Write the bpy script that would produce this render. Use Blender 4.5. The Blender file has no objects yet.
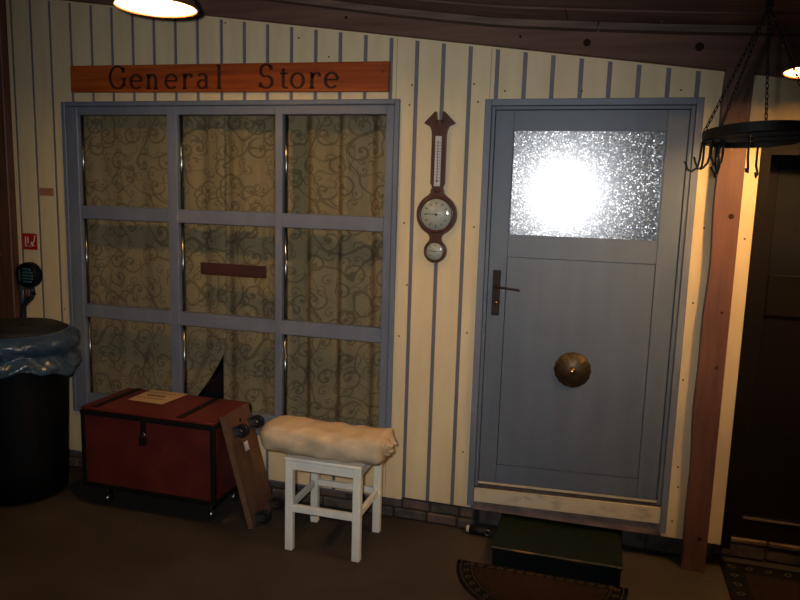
import bpy, math, random
from mathutils import Matrix, Vector, Euler
random.seed(7)
PI = math.pi
scene = bpy.context.scene
col = scene.collection

# ------------------------------------------------------------------ camera
YAW, PITCH, ROLL = math.radians(15.924), math.radians(-8.510), math.radians(1.685)
CAM = Vector((0.6055, -3.5509, 1.7757))
fw = Vector((-math.sin(YAW)*math.cos(PITCH), math.cos(YAW)*math.cos(PITCH), math.sin(PITCH)))
rt = Vector((math.cos(YAW), math.sin(YAW), 0)); up = rt.cross(fw)
rt, up = rt*math.cos(ROLL)+up*math.sin(ROLL), -rt*math.sin(ROLL)+up*math.cos(ROLL)
cd = bpy.data.cameras.new('camera'); cam = bpy.data.objects.new('camera', cd); col.objects.link(cam)
cd.sensor_width = 36; cd.lens = 705.7*36/800; cd.clip_start = 0.02
cam.matrix_world = Matrix(((rt.x, up.x, -fw.x, CAM.x), (rt.y, up.y, -fw.y, CAM.y), (rt.z, up.z, -fw.z, CAM.z), (0, 0, 0, 1)))
scene.camera = cam

# ------------------------------------------------------------------ world, flash, exposure
w = bpy.data.worlds.new('world'); scene.world = w; w.use_nodes = True
w.node_tree.nodes['Background'].inputs[0].default_value = (0.75, 0.8, 1.0, 1)
w.node_tree.nodes['Background'].inputs[1].default_value = 0.012
FLASH_W = 92; BULB_A = 225; BULB_B = 540
fl = bpy.data.lights.new('camera_flash', 'SPOT'); fo = bpy.data.objects.new('camera_flash', fl); col.objects.link(fo)
fl.energy = FLASH_W; fl.color = (0.93, 0.96, 1.0); fl.spot_size = math.radians(79); fl.spot_blend = 1.0; fl.shadow_soft_size = 0.025
fo.location = CAM + rt*(-0.09) + up*0.06
fo.rotation_euler = (fw - rt*0.06 + up*0.06).to_track_quat('-Z', 'Y').to_euler()
vs = scene.view_settings
vs.view_transform = 'Standard'; vs.look = 'None'; vs.gamma = 1; vs.exposure = 1.05; vs.use_curve_mapping = False

# ------------------------------------------------------------------ materials
MAT = {}
def nd(nt, t, **kw):
    n = nt.nodes.new(t)
    for k, v in kw.items(): setattr(n, k, v)
    return n
def mat(name, colr, rough=0.6, col2=None, scale=8.0, stretch=(1, 1, 1), metal=0.0, bump=0.0, bscale=None, spec=0.5, lo=0.35, hi=0.65, detail=4, coat=0.0):
    m = bpy.data.materials.new(name); m.use_nodes = True; nt = m.node_tree
    b = nt.nodes['Principled BSDF']
    b.inputs['Roughness'].default_value = rough; b.inputs['Metallic'].default_value = metal
    b.inputs['Specular IOR Level'].default_value = spec; b.inputs['Coat Weight'].default_value = coat
    tc = nd(nt, 'ShaderNodeTexCoord'); mp = nd(nt, 'ShaderNodeMapping'); mp.inputs['Scale'].default_value = stretch
    nt.links.new(tc.outputs['Object'], mp.inputs[0])
    no = nd(nt, 'ShaderNodeTexNoise'); no.inputs['Scale'].default_value = scale; no.inputs['Detail'].default_value = detail
    nt.links.new(mp.outputs[0], no.inputs['Vector'])
    rp = nd(nt, 'ShaderNodeValToRGB')
    rp.color_ramp.elements[0].position = lo; rp.color_ramp.elements[1].position = hi
    c2 = col2 or tuple(c*0.82 for c in colr)
    rp.color_ramp.elements[0].color = (*c2, 1); rp.color_ramp.elements[1].color = (*colr, 1)
    nt.links.new(no.outputs['Fac'], rp.inputs[0]); nt.links.new(rp.outputs[0], b.inputs['Base Color'])
    if bump:
        n2 = nd(nt, 'ShaderNodeTexNoise'); n2.inputs['Scale'].default_value = bscale or scale*4; n2.inputs['Detail'].default_value = 5
        nt.links.new(mp.outputs[0], n2.inputs['Vector'])
        bp = nd(nt, 'ShaderNodeBump'); bp.inputs['Strength'].default_value = bump; bp.inputs['Distance'].default_value = 0.01
        nt.links.new(n2.outputs['Fac'], bp.inputs['Height']); nt.links.new(bp.outputs[0], b.inputs['Normal'])
    MAT[name] = m
    return m
mat('cream', (0.68, 0.54, 0.315), 0.6, (0.60, 0.465, 0.265), 5, (2, 2, .4), bump=.05, bscale=60)
mat('cream_dirty', (0.55, 0.46, 0.31), 0.7, (0.40, 0.33, 0.22), 14, (1, 1, 2), lo=.3, hi=.5, bump=.1)
mat('blue_paint', (0.140, 0.157, 0.198), 0.5, (0.120, 0.135, 0.170), 6, (2, 2, .5), bump=.04, bscale=50)
mat('groove_paint', (0.145, 0.135, 0.150), 0.6, (0.115, 0.108, 0.125), 6)
mat('door_paint', (0.096, 0.118, 0.150), 0.48, (0.082, 0.100, 0.128), 4, (3, 3, .4), bump=.05, bscale=40)
mat('red_timber', (0.120, 0.046, 0.027), 0.55, (0.075, 0.028, 0.018), 6, (6, 6, .5), bump=.08)
mat('beam_wood', (0.140, 0.066, 0.040), 0.75, (0.090, 0.041, 0.026), 5, (.4, 6, 6), bump=.1)
mat('ceiling_wood', (0.150, 0.074, 0.048), 0.8, (0.080, 0.040, 0.028), 5, (.3, 6, 6), bump=.1)
mat('batten_wood', (0.15, 0.095, 0.062), 0.8, (0.085, 0.052, 0.036), 8, (.4, 4, 4))
mat('sign_wood', (0.40, 0.080, 0.014), 0.5, (0.25, 0.046, 0.010), 5, (.5, 4, 9), bump=.05, spec=0.2)
mat('ink', (0.030, 0.010, 0.006), 0.6)
mat('sign_ink', (0.055, 0.016, 0.008), 0.6, spec=.2)
mat('window_sign_wood', (0.050, 0.014, 0.011), 0.5, (0.035, 0.010, 0.009), 10, (1, 1, 6))
mat('mahogany', (0.095, 0.033, 0.018), 0.3, (0.055, 0.018, 0.010), 9, (4, 4, 1), coat=.3)
mat('dial_white', (0.55, 0.54, 0.44), 0.35)
mat('dial_ink', (0.06, 0.05, 0.04), 0.5)
mat('thermo_plate', (0.55, 0.54, 0.50), 0.35)
mat('thermo_red', (0.4, 0.05, 0.03), 0.4)
mat('brass_dark', (0.080, 0.050, 0.018), 0.42, (0.045, 0.029, 0.012), 30, metal=.6)
mat('brass', (0.65, 0.36, 0.10), 0.22, metal=1.0)
mat('bronze_plate', (0.028, 0.016, 0.011), 0.5, (0.018, 0.011, 0.008), 20, spec=.15)
mat('iron', (0.006, 0.0055, 0.0055), 0.6, (0.004, 0.004, 0.004), 20, metal=.4)
mat('black_plastic', (0.0022, 0.0022, 0.0025), 0.6, spec=.2)
mat('lid_grey', (0.007, 0.0075, 0.008), 0.65)
mat('rubber', (0.008, 0.008, 0.008), 0.45)
mat('steel', (0.45, 0.44, 0.42), 0.25, metal=1.0)
mat('dull_steel', (0.13, 0.125, 0.12), 0.4, metal=.8)
mat('trunk_red', (0.112, 0.016, 0.012), 0.5, (0.080, 0.0125, 0.0095), 6, bump=.04, spec=0.3)
mat('trunk_black', (0.010, 0.008, 0.007), 0.5, spec=0.12)
mat('dolly_wood', (0.135, 0.062, 0.032), 0.5, (0.095, 0.043, 0.023), 5, (4, 4, .6))
mat('dolly_edge', (0.175, 0.082, 0.04), 0.55, (0.12, 0.055, 0.03), 12)
mat('paper', (0.52, 0.34, 0.16), 0.7, (0.48, 0.31, 0.145), 6)
mat('white_paint', (0.86, 0.80, 0.67), 0.5, (0.76, 0.70, 0.57), 9, bump=.04)
mat('blanket_cloth', (0.56, 0.41, 0.255), 0.9, (0.46, 0.33, 0.20), 7, bump=.6, bscale=16)
mat('green_paint', (0.0038, 0.0085, 0.0064), 0.6, (0.0026, 0.0055, 0.0042), 7, bump=.06, spec=0.12)
mat('worn_edge', (0.34, 0.17, 0.06), 0.8, (0.075, 0.065, 0.04), 9, lo=.52, hi=.66)
mat('stone', (0.075, 0.058, 0.046), 0.85, (0.035, 0.027, 0.022), 14, bump=.4, bscale=40)
mat('stone_pink', (0.115, 0.072, 0.055), 0.8, (0.06, 0.038, 0.03), 10, bump=.3, bscale=40)
mat('sill_brown', (0.23, 0.15, 0.115), 0.8, (0.13, 0.085, 0.065), 10, bump=.3, bscale=40)
mat('mortar', (0.035, 0.027, 0.022), 0.95)
mat('rug_red', (0.020, 0.0095, 0.008), 0.95, (0.013, 0.0065, 0.0055), 60, bump=.3, bscale=300, spec=0.05)
mat('rug_black', (0.005, 0.005, 0.005), 0.95, (0.0035, 0.0035, 0.0035), 60, bump=.3, bscale=300, spec=0.05)
mat('rug_tan', (0.055, 0.042, 0.033), 0.95, (0.032, 0.025, 0.02), 60, spec=0.05)
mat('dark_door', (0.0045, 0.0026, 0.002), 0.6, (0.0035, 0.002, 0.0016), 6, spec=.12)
mat('sign_red', (0.42, 0.012, 0.012), 0.35)
mat('sign_white', (0.75, 0.68, 0.62), 0.5)
mat('label_buff', (0.42, 0.22, 0.12), 0.6)
mat('label_print', (0.30, 0.06, 0.035), 0.6)
mat('teal', (0.030, 0.090, 0.100), 0.4)
mat('dark_hose', (0.010, 0.014, 0.014), 0.5)
mat('valve_red', (0.10, 0.012, 0.014), 0.4)
mat('rust', (0.085, 0.034, 0.015), 0.8)
mat('enamel_dark', (0.10, 0.056, 0.032), 0.5)
mat('enamel_white', (0.80, 0.70, 0.52), 0.5)
mat('rim', (0.10, 0.035, 0.012), 0.4)
mat('interior_dark', (0.008, 0.008, 0.009), 0.9)
mat('knot', (0.030, 0.013, 0.009), 0.9, spec=.05)
mat('bead_grey', (0.30, 0.31, 0.29), 0.2, metal=1.0)
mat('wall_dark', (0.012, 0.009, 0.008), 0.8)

# concrete floor
m = mat('concrete', (0.047, 0.036, 0.029), 0.85, (0.024, 0.019, 0.016), 2.2, spec=.2, bump=.25, bscale=30, lo=.3, hi=.7, detail=8)
# blue bin bag: crinkled shiny plastic film
m = mat('bag_blue', (0.048, 0.085, 0.130), 0.2, (0.034, 0.060, 0.095), 5, (1, 1, .5), bump=1.0, bscale=17, spec=.7)

# bulb
for nm_, st_ in (('bulb_a', BULB_A), ('bulb_b', BULB_B)):
    m = bpy.data.materials.new(nm_); m.use_nodes = True; nt = m.node_tree; nt.nodes.clear()
    e = nd(nt, 'ShaderNodeEmission'); e.inputs[0].default_value = (1.0, 0.60, 0.24, 1); e.inputs[1].default_value = st_
    o = nd(nt, 'ShaderNodeOutputMaterial'); nt.links.new(e.outputs[0], o.inputs[0]); MAT[nm_] = m

# clear window glass: see-through with Fresnel reflection
m = bpy.data.materials.new('pane_glass'); m.use_nodes = True; nt = m.node_tree; nt.nodes.clear()
tr = nd(nt, 'ShaderNodeBsdfTransparent'); tr.inputs[0].default_value = (.93, .94, .93, 1)
gl = nd(nt, 'ShaderNodeBsdfGlossy'); gl.inputs['Roughness'].default_value = 0.02
lw = nd(nt, 'ShaderNodeLayerWeight'); lw.inputs[0].default_value = .5
pw = nd(nt, 'ShaderNodeMath', operation='POWER'); pw.inputs[1].default_value = 5; fr = nd(nt, 'ShaderNodeMath', operation='MULTIPLY_ADD'); fr.inputs[1].default_value = .96; fr.inputs[2].default_value = .04
nt.links.new(lw.outputs['Facing'], pw.inputs[0]); nt.links.new(pw.outputs[0], fr.inputs[0])
mx = nd(nt, 'ShaderNodeMixShader'); o = nd(nt, 'ShaderNodeOutputMaterial')
nt.links.new(fr.outputs[0], mx.inputs[0]); nt.links.new(tr.outputs[0], mx.inputs[1]); nt.links.new(gl.outputs[0], mx.inputs[2]); nt.links.new(mx.outputs[0], o.inputs[0])
MAT['glass'] = m

m2 = m.copy(); m2.name = 'dial_glass'; MAT['dial_glass'] = m2
for q in m2.node_tree.nodes:
    if q.type == 'BSDF_GLOSSY': q.inputs['Roughness'].default_value = .10
    if q.type == 'MATH' and q.operation == 'MULTIPLY_ADD': q.inputs[2].default_value = .06
# frosted, hammered door glass
m = bpy.data.materials.new('hammered_glass'); m.use_nodes = True; nt = m.node_tree; b = nt.nodes['Principled BSDF']
b.inputs['Base Color'].default_value = (0.010, 0.011, 0.013, 1); b.inputs['Roughness'].default_value = 0.22; b.inputs['IOR'].default_value = 1.9; b.inputs['Coat Weight'].default_value = 1; b.inputs['Coat Roughness'].default_value = .25; b.inputs['Coat IOR'].default_value = 1.9
tc = nd(nt, 'ShaderNodeTexCoord'); vo = nd(nt, 'ShaderNodeTexVoronoi'); vo.inputs['Scale'].default_value = 190
sb = nd(nt, 'ShaderNodeVectorMath', operation='SUBTRACT'); sb.inputs[1].default_value = (.5, .5, .5)
sc = nd(nt, 'ShaderNodeVectorMath', operation='MULTIPLY'); sc.inputs[1].default_value = (.62, .0, .62)
ab = nd(nt, 'ShaderNodeVectorMath', operation='ABSOLUTE'); pr_ = nd(nt, 'ShaderNodeVectorMath', operation='MULTIPLY')
nt.links.new(sb.outputs[0], ab.inputs[0]); nt.links.new(ab.outputs[0], pr_.inputs[0]); nt.links.new(sb.outputs[0], pr_.inputs[1])
ge = nd(nt, 'ShaderNodeNewGeometry'); ad = nd(nt, 'ShaderNodeVectorMath', operation='ADD'); nm = nd(nt, 'ShaderNodeVectorMath', operation='NORMALIZE')
nt.links.new(tc.outputs['Object'], vo.inputs['Vector']); nt.links.new(vo.outputs['Color'], sb.inputs[0]); nt.links.new(pr_.outputs[0], sc.inputs[0])
nt.links.new(ge.outputs['Normal'], ad.inputs[0]); nt.links.new(sc.outputs[0], ad.inputs[1]); nt.links.new(ad.outputs[0], nm.inputs[0]); nt.links.new(nm.outputs[0], b.inputs['Normal'])
MAT['hammered'] = m

# curtain: scroll print
def curtain_mat():
    m = bpy.data.materials.new('scroll_curtain'); m.use_nodes = True; nt = m.node_tree; L = nt.links.new
    b = nt.nodes['Principled BSDF']; b.inputs['Roughness'].default_value = .85; b.inputs['Specular IOR Level'].default_value = .1
    def M(op, a, c=None, d=None):
        n = nd(nt, 'ShaderNodeMath', operation=op)
        for i, v in enumerate((a, c, d)):
            if v is None: continue
            if isinstance(v, (int, float)): n.inputs[i].default_value = v
            else: L(v, n.inputs[i])
        return n.outputs[0]
    tc = nd(nt, 'ShaderNodeTexCoord'); sp = nd(nt, 'ShaderNodeSeparateXYZ'); L(tc.outputs['Object'], sp.inputs[0])
    cb = nd(nt, 'ShaderNodeCombineXYZ'); L(sp.outputs['X'], cb.inputs['X']); L(sp.outputs['Z'], cb.inputs['Y'])
    masks = []
    for scale, off, rmax, turns in ((6.4, 0.0, .068, 19.0), (10.5, 3.7, .034, 34.0)):
        mp = nd(nt, 'ShaderNodeMapping'); mp.inputs['Location'].default_value = (off, off*.6, 0); L(cb.outputs[0], mp.inputs[0])
        vo = nd(nt, 'ShaderNodeTexVoronoi', voronoi_dimensions='2D'); vo.inputs['Scale'].default_value = scale; vo.inputs['Randomness'].default_value = .75
        L(mp.outputs[0], vo.inputs['Vector'])
        sb = nd(nt, 'ShaderNodeVectorMath', operation='SUBTRACT'); L(mp.outputs[0], sb.inputs[0]); L(vo.outputs['Position'], sb.inputs[1])
        s2 = nd(nt, 'ShaderNodeSeparateXYZ'); L(sb.outputs[0], s2.inputs[0])
        ln = nd(nt, 'ShaderNodeVectorMath', operation='LENGTH'); L(sb.outputs[0], ln.inputs[0]); r = ln.outputs['Value']
        sc = nd(nt, 'ShaderNodeSeparateColor'); L(vo.outputs['Color'], sc.inputs[0])
        sgn = M('SUBTRACT', M('MULTIPLY', M('GREATER_THAN', sc.outputs[0], .5), 2.0), 1.0)
        ang = M('MULTIPLY', M('ARCTAN2', s2.outputs['Y'], s2.outputs['X']), 1/(2*PI))
        ph = M('FRACT', M('ADD', M('ADD', M('MULTIPLY', ang, sgn), M('MULTIPLY', r, turns)), sc.outputs[1]))
        line = M('LESS_THAN', M('ABSOLUTE', M('SUBTRACT', ph, .5)), .105)
        line = M('MULTIPLY', line, M('LESS_THAN', r, rmax))
        dot = M('LESS_THAN', r, rmax*.17)
        masks.append(M('MAXIMUM', line, dot))
    for s, wd in ((4.0, .012), (6.5, .010)):
        no = nd(nt, 'ShaderNodeTexNoise', noise_dimensions='2D'); no.inputs['Scale'].default_value = s; no.inputs['Detail'].default_value = .5
        L(cb.outputs[0], no.inputs['Vector'])
        masks.append(M('LESS_THAN', M('ABSOLUTE', M('SUBTRACT', no.outputs['Fac'], .5)), wd))
    k = masks[0]
    for q in masks[1:]: k = M('MAXIMUM', k, q)
    mixc = nd(nt, 'ShaderNodeMix', data_type='RGBA'); L(M('MULTIPLY', k, .62), mixc.inputs[0])
    mixc.inputs[6].default_value = (0.36, 0.27, 0.15, 1); mixc.inputs[7].default_value = (0.125, 0.09, 0.056, 1)
    L(mixc.outputs[2], b.inputs['Base Color'])
    MAT['curtain'] = m
curtain_mat()

# ------------------------------------------------------------------ mesh helpers
class MB:
    def __init__(s): s.v = []; s.f = []; s.sm = []
    def add(s, vs, fs, smooth=False):
        n = len(s.v); s.v += [tuple(p) for p in vs]
        for f in fs: s.f.append(tuple(i+n for i in f)); s.sm.append(smooth)
        return s
    def box(s, x0, x1, y0, y1, z0, z1):
        return s.add([(x0, y0, z0), (x1, y0, z0), (x1, y1, z0), (x0, y1, z0), (x0, y0, z1), (x1, y0, z1), (x1, y1, z1), (x0, y1, z1)],
                     [(0, 3, 2, 1), (4, 5, 6, 7), (0, 1, 5, 4), (1, 2, 6, 5), (2, 3, 7, 6), (3, 0, 4, 7)])
    def bbox(s, x0, x1, y0, y1, z0, z1, c=0.004):
        # box with chamfered edges
        X, Y, Z = (x0, x1), (y0, y1), (z0, z1); vs = []; idx = {}
        for i in (0, 1):
            for j in (0, 1):
                for k in (0, 1):
                    sx, sy, sz = (1, -1)[i], (1, -1)[j], (1, -1)[k]
                    for a in range(3):
                        p = [X[i]+sx*c, Y[j]+sy*c, Z[k]+sz*c]; p[a] = (X[i], Y[j], Z[k])[a]
                        idx[(i, j, k, a)] = len(vs); vs.append(p)
        fs = []
        q = ((0, 0), (1, 0), (1, 1), (0, 1))
        for a in range(3):
            o1, o2 = [t for t in range(3) if t != a]
            for sd in (0, 1):
                f = []
                for (p, r) in q:
                    ijk = [0, 0, 0]; ijk[a] = sd; ijk[o1] = p; ijk[o2] = r; f.append(idx[(*ijk, a)])
                fs.append(tuple(f))
        for a in range(3):
            o1, o2 = [t for t in range(3) if t != a]
            for p in (0, 1):
                for r in (0, 1):
                    A = [0, 0, 0]; A[o1] = p; A[o2] = r; B = list(A); B[a] = 1
                    fs.append((idx[(*A, o1)], idx[(*B, o1)], idx[(*B, o2)], idx[(*A, o2)]))
        for i in (0, 1):
            for j in (0, 1):
                for k in (0, 1): fs.append((idx[(i, j, k, 0)], idx[(i, j, k, 1)], idx[(i, j, k, 2)]))
        return s.add(vs, fs)
    def quadprism(s, pts, y0, y1):
        # polygon in x,z extruded along y
        n = len(pts)
        vs = [(x, y0, z) for x, z in pts]+[(x, y1, z) for x, z in pts]
        fs = [tuple(range(n)), tuple(range(2*n-1, n-1, -1))]+[(i, i+n, (i+1) % n+n, (i+1) % n) for i in range(n)]
        return s.add(vs, fs)
    def flat(s, pts, z0, z1):
        n = len(pts)
        vs = [(x, y, z0) for x, y in pts]+[(x, y, z1) for x, y in pts]
        fs = [tuple(range(n-1, -1, -1)), tuple(range(n, 2*n))]+[(i, (i+1) % n, (i+1) % n+n, i+n) for i in range(n)]
        return s.add(vs, fs)
    def cyl(s, p, q, r, n=16, r2=None, smooth=True):
        p = Vector(p); q = Vector(q); d = (q-p).normalized(); a = d.orthogonal().normalized(); b = d.cross(a); r2 = r if r2 is None else r2
        c = [(math.cos(2*PI*i/n), math.sin(2*PI*i/n)) for i in range(n)]
        vs = [p+(a*x+b*y)*r for x, y in c]+[q+(a*x+b*y)*r2 for x, y in c]
        s.add(vs, [(i, (i+1) % n, (i+1) % n+n, i+n) for i in range(n)], smooth)
        k = len(s.v)-2*n
        s.f += [tuple(range(k+n-1, k-1, -1)), tuple(range(k+n, k+2*n))]; s.sm += [False, False]
        return s
    def tube(s, pts, r, n=8, closed=False):
        pts = [Vector(p) for p in pts]; N = len(pts); vs = []
        t0 = (pts[1]-pts[0]).normalized(); a = t0.orthogonal().normalized()
        for i in range(N):
            if closed: t = (pts[(i+1) % N]-pts[i-1]).normalized()
            else: t = (pts[min(i+1, N-1)]-pts[max(i-1, 0)]).normalized()
            a = (a-t*a.dot(t)).normalized(); b = t.cross(a)
            vs += [pts[i]+(a*math.cos(2*PI*k/n)+b*math.sin(2*PI*k/n))*r for k in range(n)]
        fs = []
        for i in range(N if closed else N-1):
            j = (i+1) % N
            fs += [(i*n+k, i*n+(k+1) % n, j*n+(k+1) % n, j*n+k) for k in range(n)]
        if not closed: fs += [tuple(range(n-1, -1, -1)), tuple(range((N-1)*n, N*n))]
        return s.add(vs, fs, True)
    def lathe(s, prof, c=(0, 0, 0), axis='z', n=32, flute=0, fd=0.0, cap=True):
        # prof: (radius, height) ; axis z up, or '-y' height towards the viewer
        vs = []
        for (r, h) in prof:
            for k in range(n):
                a = 2*PI*k/n; rr = r*(1+fd*math.cos(flute*a)) if flute else r
                x, y = rr*math.cos(a), rr*math.sin(a)
                vs.append((c[0]+x, c[1]+y, c[2]+h) if axis == 'z' else (c[0]+x, c[1]-h, c[2]+y))
        fs = []
        for i in range(len(prof)-1):
            for k in range(n): fs.append((i*n+k, i*n+(k+1) % n, (i+1)*n+(k+1) % n, (i+1)*n+k))
        if cap and prof[0][0] > 0: fs.append(tuple(range(n-1, -1, -1)))
        if cap and prof[-1][0] > 0: fs.append(tuple(range((len(prof)-1)*n, len(prof)*n)))
        return s.add(vs, fs, True)
    def torus(s, c, R, r, axis='z', n=32, m=8):
        pts = []
        for k in range(n):
            a = 2*PI*k/n
            pts.append((c[0]+R*math.cos(a), c[1]+R*math.sin(a), c[2]) if axis == 'z' else (c[0]+R*math.cos(a), c[1], c[2]+R*math.sin(a)))
        return s.tube(pts, r, m, True)
    def tilt(s):
        # pane set slightly askew in its rebate to shift the flash glare left
        s.v = [(x, y+.005+(x-.146)*.042, z) for x, y, z in s.v]; return s
    def build(s, name, m, parent=None, loc=None):
        me = bpy.data.meshes.new(name); me.from_pydata(s.v, [], s.f); me.validate()
        if len(me.polygons) == len(s.sm):
            for p, k in zip(me.polygons, s.sm): p.use_smooth = k
        if True:
            import bmesh
            b = bmesh.new(); b.from_mesh(me); bmesh.ops.recalc_face_normals(b, faces=b.faces); b.to_mesh(me); b.free()
        me.materials.append(MAT[m]); o = bpy.data.objects.new(name, me); col.objects.link(o)
        if parent: o.parent = parent
        if loc: o.location = loc
        return o
def tag(o, label=None, cat=None, group=None, kind=None):
    if label: o['label'] = label
    if cat: o['category'] = cat
    if group: o['group'] = group
    if kind: o['kind'] = kind
    return o
def empty(name, loc=(0, 0, 0), rot=(0, 0, 0)):
    o = bpy.data.objects.new(name, None); col.objects.link(o); o.location = loc; o.rotation_euler = rot; o.empty_display_size = .1
    return o
def inst(src, parent=None, loc=None, rot=None):
    c = src.copy(); col.objects.link(c); c.parent = parent if parent else src.parent
    if loc is not None: c.location = loc
    if rot is not None: c.rotation_euler = rot
    return c
def lerp(a, b, t): return a+(b-a)*t
def interp(tab, x):
    if x <= tab[0][0]: (a, b), (c, d) = tab[0], tab[1]
    elif x >= tab[-1][0]: (a, b), (c, d) = tab[-2], tab[-1]
    else:
        for i in range(len(tab)-1):
            if tab[i][0] <= x <= tab[i+1][0]: (a, b), (c, d) = tab[i], tab[i+1]; break
    return b+(d-b)*(x-a)/(c-a)

# ------------------------------------------------------------------ setting: floor
fl_ = MB(); fl_.box(-5, 4, -6.5, .9, -.12, 0)
tag(fl_.build('floor', 'concrete'), 'dark brown rough concrete floor', kind='structure')

def beam_z(x): return 2.501-0.1295*x          # underside of the sloping wall plate
CEIL = [(-.95, 2.735), (-.472, 2.662), (-.123, 2.616), (.069, 2.592), (.345, 2.571), (.78, 2.541), (1.047, 2.527), (1.34, 2.512)]
def ceil_z(x): return interp(CEIL, x)-.016

# ------------------------------------------------------------------ back wall: backing painted blue, boards cream
WX0, WX1, WZ0, WZ1 = -2.506, -0.435, 0.379, 2.2545      # window casing, outer
DX0, DX1, DZ1 = 0.0, 1.0, 2.25                           # door casing, outer
WALL_L, WALL_R, POST2 = -2.985, 2.3, 1.255
wall = MB()
def slab(x0, x1, z0, z1=None, y0=.007, y1=.05):
    zt = (lambda x: z1) if z1 is not None else (lambda x: beam_z(x)+.07)
    wall.quadprism([(x0, z0), (x1, z0), (x1, zt(x1)), (x0, zt(x0))], y0, y1)
slab(WALL_L, WX0+.045, .10); slab(WX0+.045, WX1-.045, .10, WZ0+.04); slab(WX0+.045, WX1-.045, WZ1-.045); slab(WX1-.045, DX0+.03, .125)
slab(DX0+.03, DX1-.03, DZ1-.035); slab(DX1-.03, POST2-.003, .13); slab(POST2-.003, WALL_R, 2.06)
wall_back = tag(wall.build('wall_back', 'groove_paint'), 'cream board wall with blue grey grooves', kind='structure')

GR = [-2.848, -2.71, -2.574, -2.431, -2.288, -2.15, -2.012, -1.875, -1.738, -1.600, -1.453, -1.315, -1.178, -1.039, -0.901, -0.764, -0.626, -0.489, -0.353, -0.217, -0.081, 0.053, 0.187, 0.319, 0.451, 0.581, 0.711, 0.841, 0.968]
GR = [g-.003 for g in GR]
edges = [WALL_L]+GR+[POST2]
HW = .0105
TH0, TH1 = 0.0, .0069
boards = []
def cutboard(x0, x1, zb):
    # pieces of one board around window and door openings -> list of lists of rectangles
    zt = None
    res = []
    for (ox0, ox1, oz0, oz1) in ((WX0+.02, WX1-.02, WZ0+.02, WZ1-.02), (DX0+.02, DX1-.02, -1, DZ1-.02)):
        if x1 <= ox0 or x0 >= ox1: continue
        if x0 >= ox0 and x1 <= ox1:
            res = [[(x0, x1, oz1, zt)]]
            if oz0 > 0: res.append([(x0, x1, zb, oz0)])
            return res
        if x0 < ox0: full = (x0, ox0, zb, zt); part = (ox0, x1)
        else: full = (ox1, x1, zb, zt); part = (x0, ox1)
        r = [full, (*part, oz1, zt)]
        if oz0 > 0: r.append((*part, zb, oz0))
        return [r]
    return [[(x0, x1, zb, zt)]]
def mk_board(x0, x1):
    zb = .13 if x0 > -.45 else .115
    for rects in cutboard(x0, x1, zb):
        b = MB()
        for (a, c, z0, z1) in rects:
            if z1 is None: b.quadprism([(a, z0), (c, z0), (c, beam_z(c)+.06), (a, beam_z(a)+.06)], TH0, TH1)
            else: b.quadprism([(a, z0), (c, z0), (c, z1), (a, z1)], TH0, TH1)
        boards.append(b.build('board', 'cream', wall_back))
for i in range(len(edges)-1):
    a = edges[i]+(HW if i else 0); c = edges[i+1]-(HW if i < len(edges)-2 else 0)
    for cr in (.02, -.461):
        if a < cr < c-.01: mk_board(a, cr-.0012); a = cr+.0012
    mk_board(a, c)
b = MB(); b.quadprism([(POST2, 2.06), (WALL_R, 2.06), (WALL_R, beam_z(WALL_R)+.06), (POST2, beam_z(POST2)+.06)], TH0, TH1); b.build('board', 'cream', wall_back)
# cream strip that closes the grooves just below the wall plate
b = MB(); b.quadprism([(WALL_L, beam_z(WALL_L)-.009), (WALL_R, beam_z(WALL_R)-.009), (WALL_R, beam_z(WALL_R)+.05), (WALL_L, beam_z(WALL_L)+.05)], .0012, .0066)
b.build('top_strip', 'cream', wall_back)
# rusty nail heads
nl = MB().cyl((0, 0, 0), (0, -.0025, 0), .0048, 8)
n0 = None
for (x, z) in [(-.378, 2.323), (-.388, 2.225), (-.061, 2.324), (-.037, 2.238), (.093, 2.289), (.458, 2.285), (.897, 2.284), (1.048, 1.662), (1.03, 1.309), (1.017, .934), (1.03, .497), (1.039, .396), (1.026, .216), (-.398, 1.629), (-.03, 1.623), (-.042, 1.076), (-.372, 1.306), (-.035, .432), (-.407, 1.029), (-2.55, 1.018), (1.225, 1.62), (-1.0, 2.57), (-1.43, 2.66), (-.83, 2.47)]:
    if n0 is None: n0 = nl.build('nail', 'rust', wall_back, (x, .0005, z))
    else: inst(n0, wall_back, (x, .0005, z))

# foundation stones under the boards
fd = MB(); fd.box(WALL_L, .04, .03, .30, 0, .115); fd.box(.04, 1.24, .095, .30, 0, .125); fd.box(1.24, 2.3, .20, .40, 0, .10)
found = tag(fd.build('wall_foundation', 'mortar'), 'low foundation of rough grey brown stones under the board wall', kind='structure')
x = WALL_L; 
for course, (z0, z1) in enumerate(((.004, .058), (.062, .113))):
    x = WALL_L
    while x < .03:
        L = min(random.uniform(.13, .26), .035-x); yo = random.uniform(0, .012)+(.0 if course else -.012)
        if L > .03: MB().bbox(x+.003, x+L-.003, .004+yo, .04, z0, z1, .008).build('stone', random.choice(('stone', 'stone', 'stone_pink')), found)
        x += L
x = .05
while x < 1.22:
    L = min(random.uniform(.15, .28), 1.235-x)
    if L > .03: MB().bbox(x+.003, x+L-.003, .08+random.uniform(0, .01), .11, .004, .118, .008).build('stone', 'stone', found)
    x += L
x = 1.245
for L in (.25, .2, .3, .28):
    MB().bbox(x+.003, x+L-.003, .152+random.uniform(0, .006), .22, .004, .082, .008).build('stone', 'stone', found)
    MB().bbox(x+.003, x+L-.003, .146, .26, .086, .112, .006).build('stone', 'stone_pink', found)
    x += L

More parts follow.
